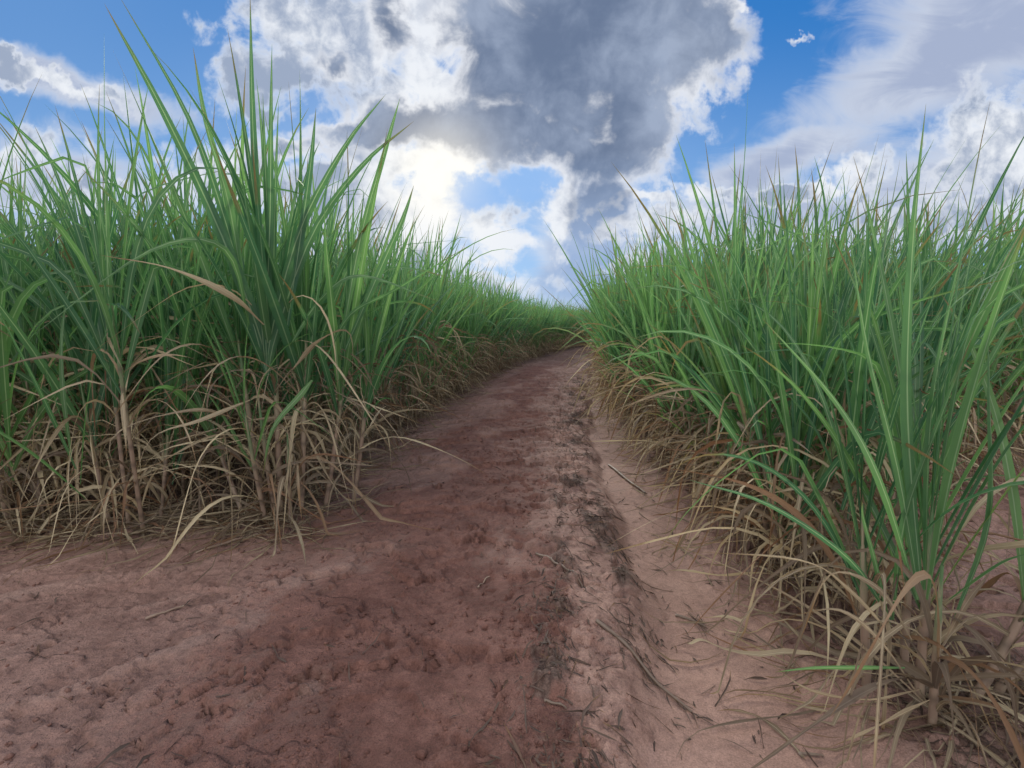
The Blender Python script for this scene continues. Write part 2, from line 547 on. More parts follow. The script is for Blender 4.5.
def build_ground():
    ny, nx = GX.shape
    V = np.stack([GX, GY, GZ], -1).reshape(-1, 3)
    idx = np.arange(ny * nx).reshape(ny, nx)
    Q = np.stack([idx[:-1, :-1], idx[:-1, 1:], idx[1:, 1:], idx[1:, :-1]], -1).reshape(-1, 4)
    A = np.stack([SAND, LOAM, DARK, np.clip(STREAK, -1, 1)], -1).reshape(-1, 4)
    # vertex normals of the whole sheet, so the pieces below join without a seam
    e1, e2 = V[Q[:, 2]] - V[Q[:, 0]], V[Q[:, 3]] - V[Q[:, 1]]
    fn = np.cross(e1, e2)
    N = np.zeros_like(V)
    for k in range(4):
        np.add.at(N, Q[:, k], fn)
    N /= np.linalg.norm(N, axis=1, keepdims=True)
    ctr = V[Q].mean(1)
    dist, u = sand_shape(ctr[:, 0], ctr[:, 1])
    inband = (ctr[:, 1] > -6) & (ctr[:, 1] < 45)
    wash = (dist > 0) & inband & (ctr[:, 1] > 0.2)
    track = inband & ~wash & (u > -1.42) & (u < 1.22)
    for name, sel in (('ground', ~(wash | track)), ('dirt_track', track), ('sandy_wash_path', wash)):
        q = Q[sel]
        used, inv = np.unique(q, return_inverse=True)
        me = mesh_from(name, V[used], inv.reshape(-1, 4), None, SOIL)
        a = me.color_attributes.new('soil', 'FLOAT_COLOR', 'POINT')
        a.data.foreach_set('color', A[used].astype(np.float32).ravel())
        me.normals_split_custom_set_from_vertices(N[used].astype(np.float32))
        tag(link(name, me), kind='structure')


build_ground()


# ------------------------------------------------------------------ blades (leaves) as folded strips
class Blades:
    """collects leaf centre lines and turns them into one mesh of folded, tapering strips"""

    def __init__(self):
        self.V, self.Q, self.A, self.n = [], [], [], 0

    def add(self, P, W, S, rnd, fold=0.18):
        """P (N,M,3) centre lines, W (N,M) widths, S (N,M,3) side directions, rnd (N,2)"""
        N, M, _ = P.shape
        T = np.gradient(P, axis=1)
        T /= np.linalg.norm(T, axis=2, keepdims=True) + 1e-9
        S = S - T * (S * T).sum(2, keepdims=True)
        S /= np.linalg.norm(S, axis=2, keepdims=True) + 1e-9
        Nn = np.cross(T, S)
        w = W[..., None]
        L, Rr = P - S * w * 0.5 + Nn * w * fold, P + S * w * 0.5 + Nn * w * fold
        V = np.stack([L, P, Rr], 2)                        # N,M,3,3
        idx = self.n + np.arange(N * M * 3).reshape(N, M, 3)
        Q = np.concatenate([
            np.stack([idx[:, :-1, k], idx[:, :-1, k + 1], idx[:, 1:, k + 1], idx[:, 1:, k]], -1).reshape(-1, 4) for k in (0, 1)])
        vv = np.linspace(0, 1, M)[None, :, None]
        A = np.zeros((N, M, 3, 4))
        A[..., 0] = np.array([0, 0.5, 1.0])
        A[..., 1] = vv
        A[..., 2] = rnd[:, 0, None, None]
        A[..., 3] = rnd[:, 1, None, None]
        self.V.append(V.reshape(-1, 3))
        self.Q.append(Q)
        self.A.append(A.reshape(-1, 4))
        self.n += N * M * 3

    def arrays(self):
        return np.concatenate(self.V), np.concatenate(self.Q), np.concatenate(self.A)

    def mesh(self, name, mat):
        if not self.V:
            return None
        V, Q, A = self.arrays()
        return mesh_from(name, V, Q, A, mat)


def curve_leaves(p0, az, tilt, bend_, power, L, M, rng, wander=0.0, kink=None, droop_az=None):
    """centre lines growing from p0: the angle from vertical runs tilt -> tilt+bend along the length"""
    N = len(az)
    s = np.linspace(0, 1, M)[None, :]
    th = tilt[:, None] + bend_[:, None] * s ** power[:, None]
    if kink is not None:                                   # (position, angle): a fold where the blade has broken over
        kw = kink[:, 2, None] if kink.shape[1] > 2 else 0.08
        th = th + kink[:, 1, None] * sstep(kink[:, 0, None] - kw * 0.4, kink[:, 0, None] + kw * 0.6, s)
    ph = az[:, None] + wander * (rng.normal(size=(N, 1)) * s ** 1.5 + 0.4 * np.sin(s * 5 + rng.uniform(0, 6, (N, 1))) * s)
    th = np.minimum(th, R(178))
    d = np.stack([np.sin(th) * np.cos(ph), np.sin(th) * np.sin(ph), np.cos(th)], -1)
    step = (L / (M - 1))[:, None, None]
    mid = 0.5 * (d[:, 1:] + d[:, :-1]) * step
    P = np.concatenate([np.zeros((N, 1, 3)), np.cumsum(mid, 1)], 1) + p0[:, None, :]
    S = np.stack([-np.sin(ph), np.cos(ph), np.zeros_like(ph)], -1)
    return P, S, d


def twist_side(S, d, ang):
    """rotate the side direction about the blade by ang (N,M)"""
    Nn = np.cross(d, S)
    return S * np.cos(ang)[..., None] + Nn * np.sin(ang)[..., None]


def green_width(W, M, tipp=1.5):
    s = np.linspace(0, 1, M)[None, :]
    return W[:, None] * np.minimum(1, 0.30 + 2.4 * s) * np.clip(1 - s ** (tipp + 0.5), 0.0, 1) * np.ones((len(W), 1)) + 0.0006


def dry_width(W, M, rng):
    s = np.linspace(0, 1, M)[None, :]
    w = W[:, None] * np.minimum(1, 0.5 + 2.5 * s) * np.clip(1 - s ** 2.2, 0.0, 1)
    return w * (0.65 + 0.35 * np.sin(s * rng.uniform(6, 16, (len(W), 1)) + rng.uniform(0, 6, (len(W), 1)))) + 0.0006


# ------------------------------------------------------------------ plant materials
def leaf_material(name, dark, light, rib, trans, rust=0.0):
    m, t, out = material(name)
    at_ = t.node('ShaderNodeAttribute', attribute_name='leaf')
    u, v, r1 = t.sep(at_.outputs['Color'])
    r2 = at_.outputs['Alpha']
    oi = t.node('ShaderNodeObjectInfo').outputs['Random']
    P = t.node('ShaderNodeNewGeometry').outputs['Position']
    pv = t.comb(t.math('MULTIPLY', u, 9.0), t.math('MULTIPLY', v, 1.6), t.math('MULTIPLY', r1, 40.0))
    stripes = t.noise(pv, 3.0, 3, 0.6)
    blotch = t.noise(P, 9.0, 4, 0.6)
    f = t.math('ADD', t.math('MULTIPLY', r1, 0.75), t.math('MULTIPLY_ADD', t.math('SUBTRACT', stripes, 0.5), 0.7, t.math('MULTIPLY', t.math('SUBTRACT', oi, 0.5), 0.55)), clamp=True)
    c = t.mix(f, dark, light)
    c = t.mix(t.math('MULTIPLY', t.step(blotch, 0.5, 0.72), 0.35), c, light)
    ribf = t.step(t.math('ABSOLUTE', t.math('SUBTRACT', u, 0.5)), 0.085, 0.03)
    c = t.mix(t.math('MULTIPLY', ribf, t.math('MULTIPLY_ADD', r2, -0.35, 0.68)), c, rib)
    if not rust:                                             # ageing blades turn yellow
        c = t.mix(t.math('MULTIPLY', t.step(r2, 0.80, 0.95), 0.35), c, (0.33, 0.34, 0.10))
    # scorched tips and edges on the older blades
    edge = t.math('MULTIPLY', t.math('ABSOLUTE', t.math('SUBTRACT', u, 0.5)), 2.0)
    scorch = t.step(t.math('ADD', t.math('MULTIPLY_ADD', t.math('SUBTRACT', blotch, 0.5), 0.30, v), t.math('MULTIPLY', r2, 0.34)), 0.97, 1.13)
    scorch = t.math('MAXIMUM', scorch, t.math('MULTIPLY', t.step(t.math('MULTIPLY_ADD', stripes, 0.35, t.math('MULTIPLY', edge, 0.6)), 0.74, 0.85), t.step(r2, 0.86, 0.95)))
    c = t.mix(t.math('MULTIPLY', scorch, 0.9), c, (0.20, 0.125, 0.06))
    if rust:
        c = t.mix(t.math('MULTIPLY', t.step(r2, 0.84, 0.90), rust), c, (0.19, 0.095, 0.052))
        c = t.mix(t.math('MULTIPLY', t.step(r2, 0.26, 0.20), 0.75), c, (0.115, 0.082, 0.062))
    bsdf = t.node('ShaderNodeBsdfPrincipled')
    t.put(bsdf.inputs['Base Color'], c)
    bsdf.inputs['Roughness'].default_value = 0.48 if not rust else 0.75
    bsdf.inputs['Specular IOR Level'].default_value = 0.45 if not rust else 0.2
    b = t.node('ShaderNodeBump')
    t.put(b.inputs['Height'], stripes)
    b.inputs['Strength'].default_value = 0.25
    b.inputs['Distance'].default_value = 0.004
    t.l.new(b.outputs[0], bsdf.inputs['Normal'])
    tr = t.node('ShaderNodeBsdfTranslucent')
    t.put(tr.inputs['Color'], t.mix(1.0, c, (1.45, 1.65, 1.0) if not rust else (1.3, 1.15, 0.9), 'MULTIPLY'))
    ms = t.node('ShaderNodeMixShader')
    ms.inputs[0].default_value = trans
    t.l.new(bsdf.outputs[0], ms.inputs[1])
    t.l.new(tr.outputs[0], ms.inputs[2])
    t.l.new(ms.outputs[0], out.inputs['Surface'])
    return m


GREEN = leaf_material('cane_leaf_green', (0.052, 0.142, 0.078), (0.165, 0.295, 0.105), (0.40, 0.50, 0.32), 0.54)
DRY = leaf_material('cane_leaf_dry', (0.195, 0.148, 0.098), (0.55, 0.455, 0.285), (0.57, 0.49, 0.34), 0.25, rust=0.8)


def stalk_material():
    m, t, out = material('cane_stalk_sheath')
    at_ = t.node('ShaderNodeAttribute', attribute_name='leaf')
    u, v, r1 = t.sep(at_.outputs['Color'])
    node_ = at_.outputs['Alpha']
    P = t.node('ShaderNodeTexCoord').outputs['Object']
    n = t.noise(t.vmath('MULTIPLY', P, (40, 40, 4)), 1.0, 4, 0.6)
    c = t.mix(t.step(t.math('MULTIPLY_ADD', t.math('SUBTRACT', n, 0.5), 0.6, v), 0.35, 0.85), (0.27, 0.185, 0.13), (0.085, 0.165, 0.065))
    c = t.mix(t.step(n, 0.45, 0.7), c, (0.33, 0.25, 0.17))
    c = t.mix(t.math('MULTIPLY', node_, 0.7), c, (0.10, 0.07, 0.05))
    bsdf = t.node('ShaderNodeBsdfPrincipled')
    t.put(bsdf.inputs['Base Color'], c)
    bsdf.inputs['Roughness'].default_value = 0.6
    b = t.node('ShaderNodeBump')
    t.put(b.inputs['Height'], n)
    b.inputs['Strength'].default_value = 0.5
    b.inputs['Distance'].default_value = 0.004
    t.l.new(b.outputs[0], bsdf.inputs['Normal'])
    t.l.new(bsdf.outputs[0], out.inputs['Surface'])
    return m


STALK = stalk_material()


# ------------------------------------------------------------------ one cane shoot
def tube(P, Rad, sides=8, rnd=0.5):
    M = len(P)
    T = np.gradient(P, axis=0)
    T /= np.linalg.norm(T, axis=1, keepdims=True)
    X = np.cross(T, np.array([0.31, 0.95, 0.05]))
    X /= np.linalg.norm(X, axis=1, keepdims=True)
    Y = np.cross(T, X)
    a = np.linspace(0, 2 * pi, sides, endpoint=False)
    V = P[:, None, :] + Rad[:, None, None] * (X[:, None, :] * np.cos(a)[None, :, None] + Y[:, None, :] * np.sin(a)[None, :, None])
    idx = np.arange(M * sides).reshape(M, sides)
    nx = np.roll(idx, -1, axis=1)
    Q = np.stack([idx[:-1], nx[:-1], nx[1:], idx[1:]], -1).reshape(-1, 4)
    A = np.zeros((M, sides, 4))
    A[..., 0] = np.linspace(0, 1, sides)
    A[..., 1] = np.linspace(0, 1, M)[:, None]
    A[..., 2] = rnd
    return V.reshape(-1, 3), Q, A.reshape(-1, 4), idx


def make_stalk(Ls, lean, lean_az, rad, rng, base=(0, 0, 0)):
    Ls0, Ls = Ls, Ls + 0.26
    nodes = max(4, int(Ls / 0.11))
    sub = 4
    M = nodes * sub + 1
    s = np.linspace(0, 1, M)
    th = lean * (1.25 - 0.5 * s)
    d = np.stack([np.sin(th) * cos(lean_az), np.sin(th) * sin(lean_az), np.cos(th)], -1)
    P = np.concatenate([np.zeros((1, 3)), np.cumsum(d[1:] * Ls / (M - 1), 0)]) + np.array(base)
    P[0, 2] -= 0.05
    ring = (np.arange(M) % sub == 0).astype(float) * (s < Ls0 / Ls)
    Rad = rad * (1.0 - 0.30 * s - 0.35 * sstep(Ls0 / Ls, 1.0, s)) * (1 + 0.10 * ring + 0.05 * rng.normal(size=M) * 0.5)
    V, Q, A, idx = tube(P, Rad, 8, rng.uniform())
    A.reshape(M, 8, 4)[..., 3] = ring[:, None]
    kk = int((M - 1) * Ls0 / Ls) + 1
    return P[:kk], d, (V, Q, A)


def shoot_leaves(P, Ls, lean, lean_az, rng, green, dry, n_green, n_dry, Lmean, Wmean, M, spread=1.0, dry_len=0.85, Md=9):
    """leaf fan at the head of the stalk and the dead leaves hanging below it"""
    M0 = len(P)
    lv = np.array([sin(lean) * cos(lean_az), sin(lean) * sin(lean_az), cos(lean)])
    # --- green blades, alternate on two sides of the stalk, oldest lowest and most spread
    k = np.arange(n_green)
    f = k / max(1, n_green - 1)                              # 0 oldest .. 1 spindle
    plane = rng.uniform(0, 2 * pi)
    az = plane + pi * (k % 2) + rng.normal(0, 0.45, n_green)
    pos = (0.72 + 0.28 * f) * (M0 - 1)
    p0 = P[pos.astype(int)]
    p0 = p0 + lv * (0.25 * f[:, None])                       # sheaths carry the upper blades above the stalk top
    tilt = R(1) * spread * (27 - 24 * f ** 0.8 + rng.normal(0, 4.5, n_green))
    tilt = np.abs(tilt)
    bnd = R(1) * spread * (np.abs(rng.normal(7, 9, n_green)) + 30 * (1 - f) ** 2 * rng.uniform(0, 1.4, n_green))
    bnd = np.where(rng.uniform(size=n_green) < 0.26 * (1 - f), bnd + R(1) * rng.uniform(45, 110, n_green), bnd)
    L = Lmean * (0.78 + 0.30 * np.sin(pi * np.clip(f * 0.85 + 0.15, 0, 1))) * rng.uniform(0.82, 1.12, n_green)
    W = Wmean * rng.uniform(0.75, 1.2, n_green) * (1 - 0.45 * f ** 3)
    kink = np.stack([rng.uniform(0.45, 0.8, n_green), np.where(rng.uniform(size=n_green) < 0.13, R(1) * rng.uniform(40, 110, n_green), 0)], 1)
    C, S, d = curve_leaves(p0, az, tilt, bnd, rng.uniform(1.6, 2.8, n_green), L, M, rng, 0.16, kink)
    # lean of the whole shoot
    dz = C[..., 2] - p0[:, None, 2]
    C[..., 0] += dz * math.tan(lean) * 0.75 * cos(lean_az)
    C[..., 1] += dz * math.tan(lean) * 0.75 * sin(lean_az)
    sfrac = np.linspace(0, 1, M)[None, :]
    S = twist_side(S, d, rng.normal(0, 0.5, (n_green, 1)) + sfrac * rng.normal(0, 1.0, (n_green, 1)))
    rn = np.stack([np.clip(rng.beta(2, 2.4, n_green) + 0.10 * f, 0, 1), rng.uniform(size=n_green) * (1 - 0.6 * f)], 1)
    green.add(C, green_width(W, M), S, rn, 0.20)
    # --- dead blades
    if n_dry:
        az = rng.uniform(0, 2 * pi, n_dry)
        pos = np.clip(rng.uniform(0.0, 1.12, n_dry), 0.04, 1) * (M0 - 1)
        p0 = P[pos.astype(int)]
        hang = rng.uniform(size=n_dry)
        tilt = R(1) * rng.uniform(12, 60, n_dry)
        end = R(1) * np.where(hang < 0.52, rng.uniform(145, 178, n_dry), rng.uniform(85, 140, n_dry))
        bnd = R(1) * rng.uniform(-6, 22, n_dry)
        L = dry_len * rng.uniform(0.5, 1.2, n_dry)
        W = rng.uniform(0.012, 0.032, n_dry)
        kink = np.stack([rng.uniform(0.10, 0.42, n_dry), end - tilt, rng.uniform(0.22, 0.85, n_dry)], 1)
        C, S, d = curve_leaves(p0, az, tilt, bnd, rng.uniform(0.7, 1.6, n_dry), L, Md, rng, 0.30, kink)
        sfrac = np.linspace(0, 1, Md)[None, :]
        S = twist_side(S, d, rng.normal(0, 0.8, (n_dry, 1)) + sfrac * rng.normal(0, 1.6, (n_dry, 1)))
        lie = rng.uniform(0.006, 0.05, (n_dry, 1)) + 0.012 * np.sin(sfrac * rng.uniform(4, 14, (n_dry, 1)))
        C[..., 2] = np.where(C[..., 2] < lie, lie + 0.06 * (C[..., 2] - lie) * 0, C[..., 2])
        rn = rng.uniform(size=(n_dry, 2))
        dry.add(C, dry_width(W, Md, rng), S, rn, 0.24)


def clump_plan(n, rad, rng):
    a = rng.uniform(0, 2 * pi, n)
    r = rad * np.sqrt(rng.uniform(0.02, 1, n))
    return r * np.cos(a), r * np.sin(a) * 1.25, a, r / rad


# ------------------------------------------------------------------ shared clump meshes (variants)
def clump_variant(seed, n_shoots, stalk_h, leaf_len, leaf_w, M, n_green, n_dry, n_stalk, dry_len=0.8, Md=8):
    rng = np.random.default_rng(seed)
    g, dr, stalks = Blades(), Blades(), []
    x, y, a, rr = clump_plan(n_shoots, 0.20, rng)
    for i in range(n_shoots):
        Ls = stalk_h * rng.uniform(0.5, 1.3)
        lean = R(1) * abs(rng.normal(3 + 9 * rr[i], 4))
        P, d, mesh = make_stalk(Ls, lean, a[i] + rng.normal(0, .5), 0.013, rng, (x[i], y[i], 0))
        if i < n_stalk:
            stalks.append(mesh_from('stalk', *mesh[:3], STALK))
        shoot_leaves(P, Ls, lean, a[i], rng, g, dr, n_green, n_dry, leaf_len * rng.uniform(0.8, 1.12), leaf_w, M, 1.0, dry_len, Md)
    for i in range(n_shoots // 3):                          # young tillers
        aa = rng.uniform(0, 2 * pi)
        P, d, mesh = make_stalk(stalk_h * rng.uniform(0.2, 0.55), R(1) * rng.uniform(4, 22), aa, 0.009, rng, (0.2 * cos(aa), 0.2 * sin(aa), 0))
        shoot_leaves(P, 0.3, R(10), aa, rng, g, dr, 5, 0, leaf_len * rng.uniform(0.5, 0.75), leaf_w * 0.65, M, 1.15)
    return g, dr, stalks


def clump_meshes(*args, **kw):
    g, dr, stalks = clump_variant(*args, **kw)
    return g.mesh('foliage', GREEN), dr.mesh('dry_leaves', DRY), stalks


def place_clump(var, x, y, rz, sc, label, group, zscale=1.0):
    o = link('sugarcane_clump', None)
    o.location = (x, y, float(height(x, y)[0]))
    o.rotation_euler = (0, 0, rz)
    o.scale = (sc, sc, sc * zscale)
    tag(o, label, 'sugarcane', group)
    link('foliage', var[0], o)
    link('dry_leaves', var[1], o)
    for s in var[2]:
        link('stalk', s, o)
    return o

# ------------------------------------------------------------------ the fields
PYR = random.Random(5)
G_LEFT, G_RIGHT = 'sugarcane clumps left of the track', 'sugarcane clumps right of the track'
# near variants carry more and finer blades than the ones further along the track
NEAR_L = [clump_meshes(100 + i, 7, 0.90, 1.50, 0.049, 11, 8, 21, 5, dry_len=1.0, Md=11) for i in range(6)]
NEAR_R = [clump_meshes(150 + i, 10, 0.74, 1.36, 0.044, 11, 8, 24, 5, dry_len=1.0, Md=11) for i in range(6)]
MID = [clump_meshes(200 + i, 9, 0.88, 1.46, 0.052, 8, 8, 19, 3, dry_len=0.95, Md=8) for i in range(7)]

NTH = ['first', 'second', 'third', 'fourth', 'fifth', 'sixth', 'seventh', 'eighth', 'ninth', 'tenth', 'eleventh', 'twelfth']


def along(x_row, y0, y1, s0, s1):
    y = y0
    while y < y1:
        f = (y - y0) / (y1 - y0)
        yield x_row + (0.28 * min(1, max(0, (y - 4) / 9)) if x_row > 0 else 0) + float(bend(y)) + PYR.uniform(-.07, .07), y + PYR.uniform(-.06, .06)
        y += s0 + (s1 - s0) * f


def fill_row(pts, near_vars, near_to, mid_vars, labels, group, sc=(0.88, 1.14)):
    for k, (x, y) in enumerate(pts):
        v = near_vars[PYR.randrange(len(near_vars))] if y < near_to else mid_vars[PYR.randrange(len(mid_vars))]
        place_clump(v, x, y, PYR.uniform(0, 6.28), PYR.uniform(*sc) * (0.84 if y < 2.9 and x > 0 else 0.92 if y < 4 else 1.0), labels(k, y), group, PYR.uniform(0.9, 1.1))


def lab_left(k, y):
    if k < 12:
        return '%s cane clump up the left track edge behind the tall corner clump' % NTH[k]
    if y < 14:
        return 'green cane clump with dry brown skirt in the middle stretch of the left edge'
    return 'small far cane clump on the left track edge where the track bends right'


def lab_right(k, y):
    if k < 12:
        return '%s cane clump up the right track edge behind the big near clump' % NTH[k]
    if y < 14:
        return 'green cane clump with straw skirt in the middle stretch of the right edge'
    return 'small far cane clump on the right track edge close to where the track vanishes'


fill_row(list(along(LEFT_ROW, 3.70, 34, 0.50, 0.62)), NEAR_L, 7, MID, lab_left, G_LEFT, (0.80, 0.98))
fill_row(list(along(RIGHT_ROW, 2.12, 34, 0.45, 0.62)), NEAR_R, 8, MID, lab_right, G_RIGHT, (0.92, 1.10))
for j in range(4):                                           # rows behind the left edge, cut off at the headland
    xr = LEFT_ROW - 0.80 * (j + 1)
    nth = ('second', 'third', 'fourth', 'fifth')[j]

    def lab(k, y, nth=nth):
        if k == 0:
            return 'cane clump ending the %s left row at the bare headland' % nth
        return 'green cane clump deep in the %s row of the left field' % nth
    fill_row(list(along(xr, 3.10 + 0.12 * (j % 2), (12, 9, 8, 8)[j], 0.54, 0.64)), NEAR_L, 7, MID, lab, G_LEFT, (0.96, 1.15))
for j in range(4):                                           # rows behind the right edge, ends stepping back
    xr = RIGHT_ROW + 0.80 * (j + 1)
    nth = ('second', 'third', 'fourth', 'fifth')[j]

    def lab(k, y, nth=nth):
        if k == 0:
            return 'cane clump ending the %s right row above bare brown soil' % nth
        return 'green cane clump deep in the %s row of the right field' % nth
    y0 = 1.75 + 0.73 * (xr - 0.25)
    fill_row(list(along(xr, y0, y0 + (9, 7, 6, 6)[j], 0.47, 0.6)), NEAR_R, 7, MID, lab, G_RIGHT, (0.98, 1.14))


# ------------------------------------------------------------------ the two big clumps that frame the track, shoot by shoot
def path_leaf(pts, M=16):
    """a smooth centre line through a few points (Catmull-Rom)"""
    p = np.array(pts, float)
    p = np.concatenate([[2 * p[0] - p[1]], p, [2 * p[-1] - p[-2]]])
    n = len(p) - 3
    out = []
    for tt in np.linspace(0, n - 1e-6, M):
        i = int(tt)
        f = tt - i
        a, b, c, d = p[i:i + 4]
        out.append(0.5 * ((2 * b) + (c - a) * f + (2 * a - 5 * b + 4 * c - d) * f ** 2 + (3 * b - a - 3 * c + d) * f ** 3))
    return np.array(out)


def add_path_leaf(blades, pts, width, rng, dry=False, face=(0, -1, 0), turn=0.0, tone=None):
    C = path_leaf(pts)[None]
    M = C.shape[1]
    T = np.gradient(C, axis=1)
    S = np.cross(T, np.array(face, float)[None, None, :])
    S /= np.linalg.norm(S, axis=2, keepdims=True) + 1e-9
    Tn = T / np.linalg.norm(T, axis=2, keepdims=True)
    S = twist_side(S, Tn, np.linspace(0, turn, M)[None] + rng.normal(0, 0.2))
    W = dry_width(np.array([width]), M, rng) if dry else green_width(np.array([width]), M, 1.7)
    rn = np.array([[rng.uniform(0.45, 0.9), rng.uniform(0.3, 0.7)]]) if dry else np.array([[rng.uniform(0.25, 0.65) if tone is None else tone, rng.uniform(0, 0.5)]])
    blades.add(C, W, S, rn, 0.22)


def hero_clump(x, y, shoots, extra, label, group, seed):
    """shoots: (dx, dy, stalk length, lean deg, lean azimuth deg, radius, green blades, dead blades, blade length, blade width, spread)
    extra: {shoot index: [(kind, points in world space, width, turn[, tone])]}"""
    rng = np.random.default_rng(seed)
    o = link('sugarcane_clump', None)
    z = float(height(x, y)[0])
    o.location = (x, y, z)
    tag(o, label, 'sugarcane', group)
    for i, (dx, dy, Ls, ln, la, rad, ng, nd, LL, WW, sp) in enumerate(shoots):
        P, d, mesh = make_stalk(Ls, R(ln), R(la), rad, rng, (dx, dy, 0))
        st = link('stalk', mesh_from('stalk', *mesh[:3], STALK), o)
        g, dr = Blades(), Blades()
        shoot_leaves(P, Ls, R(ln), R(la), rng, g, dr, ng, nd, LL, WW, 16, sp, 1.15, 16)
        for e in extra.get(i, []):
            pts = np.array(e[1]) - np.array([x, y, z])
            add_path_leaf(dr if e[0] == 'dry' else g, pts, e[2], rng, e[0] == 'dry', turn=e[3], tone=e[4] if len(e) > 4 else None)
        fo = g.mesh('foliage', GREEN)
        if fo:
            link('foliage', fo, st)
        de = dr.mesh('dry_leaves', DRY)
        if de:
            link('dry_leaves', de, st)
    return o


D = 3.02
LEFT_HERO = [
    (0.00, 0.00, 1.02, 1, 0, 0.019, 17, 24, 1.55, 0.058, 0.95), (0.12, 0.03, 0.96, 4, 20, 0.018, 15, 22, 1.48, 0.055, 1.05),
    (-0.12, 0.04, 0.94, 6, 170, 0.018, 15, 22, 1.5, 0.055, 1.05), (0.25, 0.12, 0.86, 9, 20, 0.017, 12, 16, 1.35, 0.054, 1.0),
    (-0.22, -0.04, 0.55, 26, 150, 0.015, 9, 12, 1.25, 0.042, 1.1), (0.06, 0.18, 0.95, 5, 80, 0.016, 10, 12, 1.55, 0.052, 0.9),
    (0.40, 0.24, 0.78, 8, 10, 0.016, 10, 14, 1.30, 0.046, 1.0), (-0.05, -0.10, 0.45, 10, 260, 0.014, 6, 14, 0.95, 0.034, 1.0),
    (0.10, -0.08, 0.30, 8, 300, 0.013, 0, 18, 1.0, 0.03, 1.0), (-0.02, -0.04, 0.5, 4, 200, 0.015, 0, 18, 1.0, 0.03, 1.0)]
LX = {
    0: [('green', [at(267, 375, D), at(258, 330, D), at(215, 220, D - .05), at(160, 105, D - .12), at(104, 3, D - .2)], 0.074, 0.5, 0.35),
        ('green', [at(267, 375, D), at(262, 330, D), at(256, 200, D), at(252, 100, D), at(250, -8, D)], 0.058, 0.4, 0.30),
        ('green', [at(267, 375, D), at(266, 330, D), at(270, 220, D), at(271, 130, D), at(272, 44, D)], 0.050, 0.9, 0.35),
        ('green', [at(267, 375, D), at(272, 330, D), at(300, 230, D), at(345, 145, D - .05), at(386, 94, D - .1)], 0.062, -0.6, 0.40),
        ('green', [at(268, 375, D), at(276, 335, D), at(312, 235, D), at(362, 165, D), at(414, 121, D)], 0.056, -0.5, 0.45),
        ('green', [at(267, 375, D), at(255, 330, D), at(222, 210, D + .05), at(185, 110, D), at(118, -6, D)], 0.050, 0.4, 0.30)],
    1: [('green', [at(285, 340, D), at(300, 240, D), at(310, 170, D), at(316, 108, D)], 0.050, 0.5),
        ('green', [at(290, 345, D), at(320, 300, D - .1), at(360, 275, D - .15), at(440, 302, D - .2)], 0.042, -0.9, 0.7),
        ('dry', [at(292, 370, D), at(320, 340, D - .1), at(350, 335, D - .1), at(352, 400, D - .1)], 0.030, 1.2)],
    2: [('green', [at(250, 340, D), at(230, 210, D), at(205, 120, D), at(193, 47, D)], 0.050, 0.4),
        ('green', [at(250, 330, D - .1), at(225, 250, D - .25), at(150, 250, D - .4), at(20, 345, D - .5)], 0.036, 0.9, 0.6),
        ('dry', [at(264, 325, D - .05), at(230, 295, D - .25), at(170, 268, D - .4), at(100, 255, D - .5)], 0.040, 0.6)],
    3: [('green', [at(340, 350, D + .1), at(360, 240, D + .1), at(385, 150, D + .1), at(400, 98, D + .1)], 0.046, 0.4),
        ('green', [at(345, 350, D + .1), at(380, 270, D + .1), at(402, 220, D + .1), at(414, 185, D + .1)], 0.046, -0.4),
        ('green', [at(325, 360, D), at(350, 315, D - .1), at(395, 290, D - .15), at(470, 245, D - .2)], 0.026, 0.8)],
    7: [('green', [at(262, 480, D - .25), at(272, 430, D - .3), at(300, 395, D - .2), at(312, 380, D - .1)][::-1], 0.036, 0.3, 0.75)],
    8: [('dry', [at(262, 395, D - .1), at(285, 420, D - .2), at(290, 480, D - .25), at(286, 530, D - .2)], 0.040, 1.5),
        ('dry', [at(250, 400, D - .1), at(200, 420, D - .35), at(150, 440, D - .5), at(130, 500, D - .5)], 0.026, 1.0),
        ('dry', [at(240, 420, D - .1), at(190, 410, D - .35), at(110, 440, D - .5), at(140, 510, D - .45)], 0.022, 1.0),
        ('dry', [at(300, 420, D), at(330, 480, D - .2), at(360, 500, D - .25), at(400, 455, D + .3)], 0.022, 1.0)]}
hero_clump(-1.50, 3.12, LEFT_HERO, LX, 'tallest cane clump at the corner of the left field, long leaves high against sky', G_LEFT, 501)

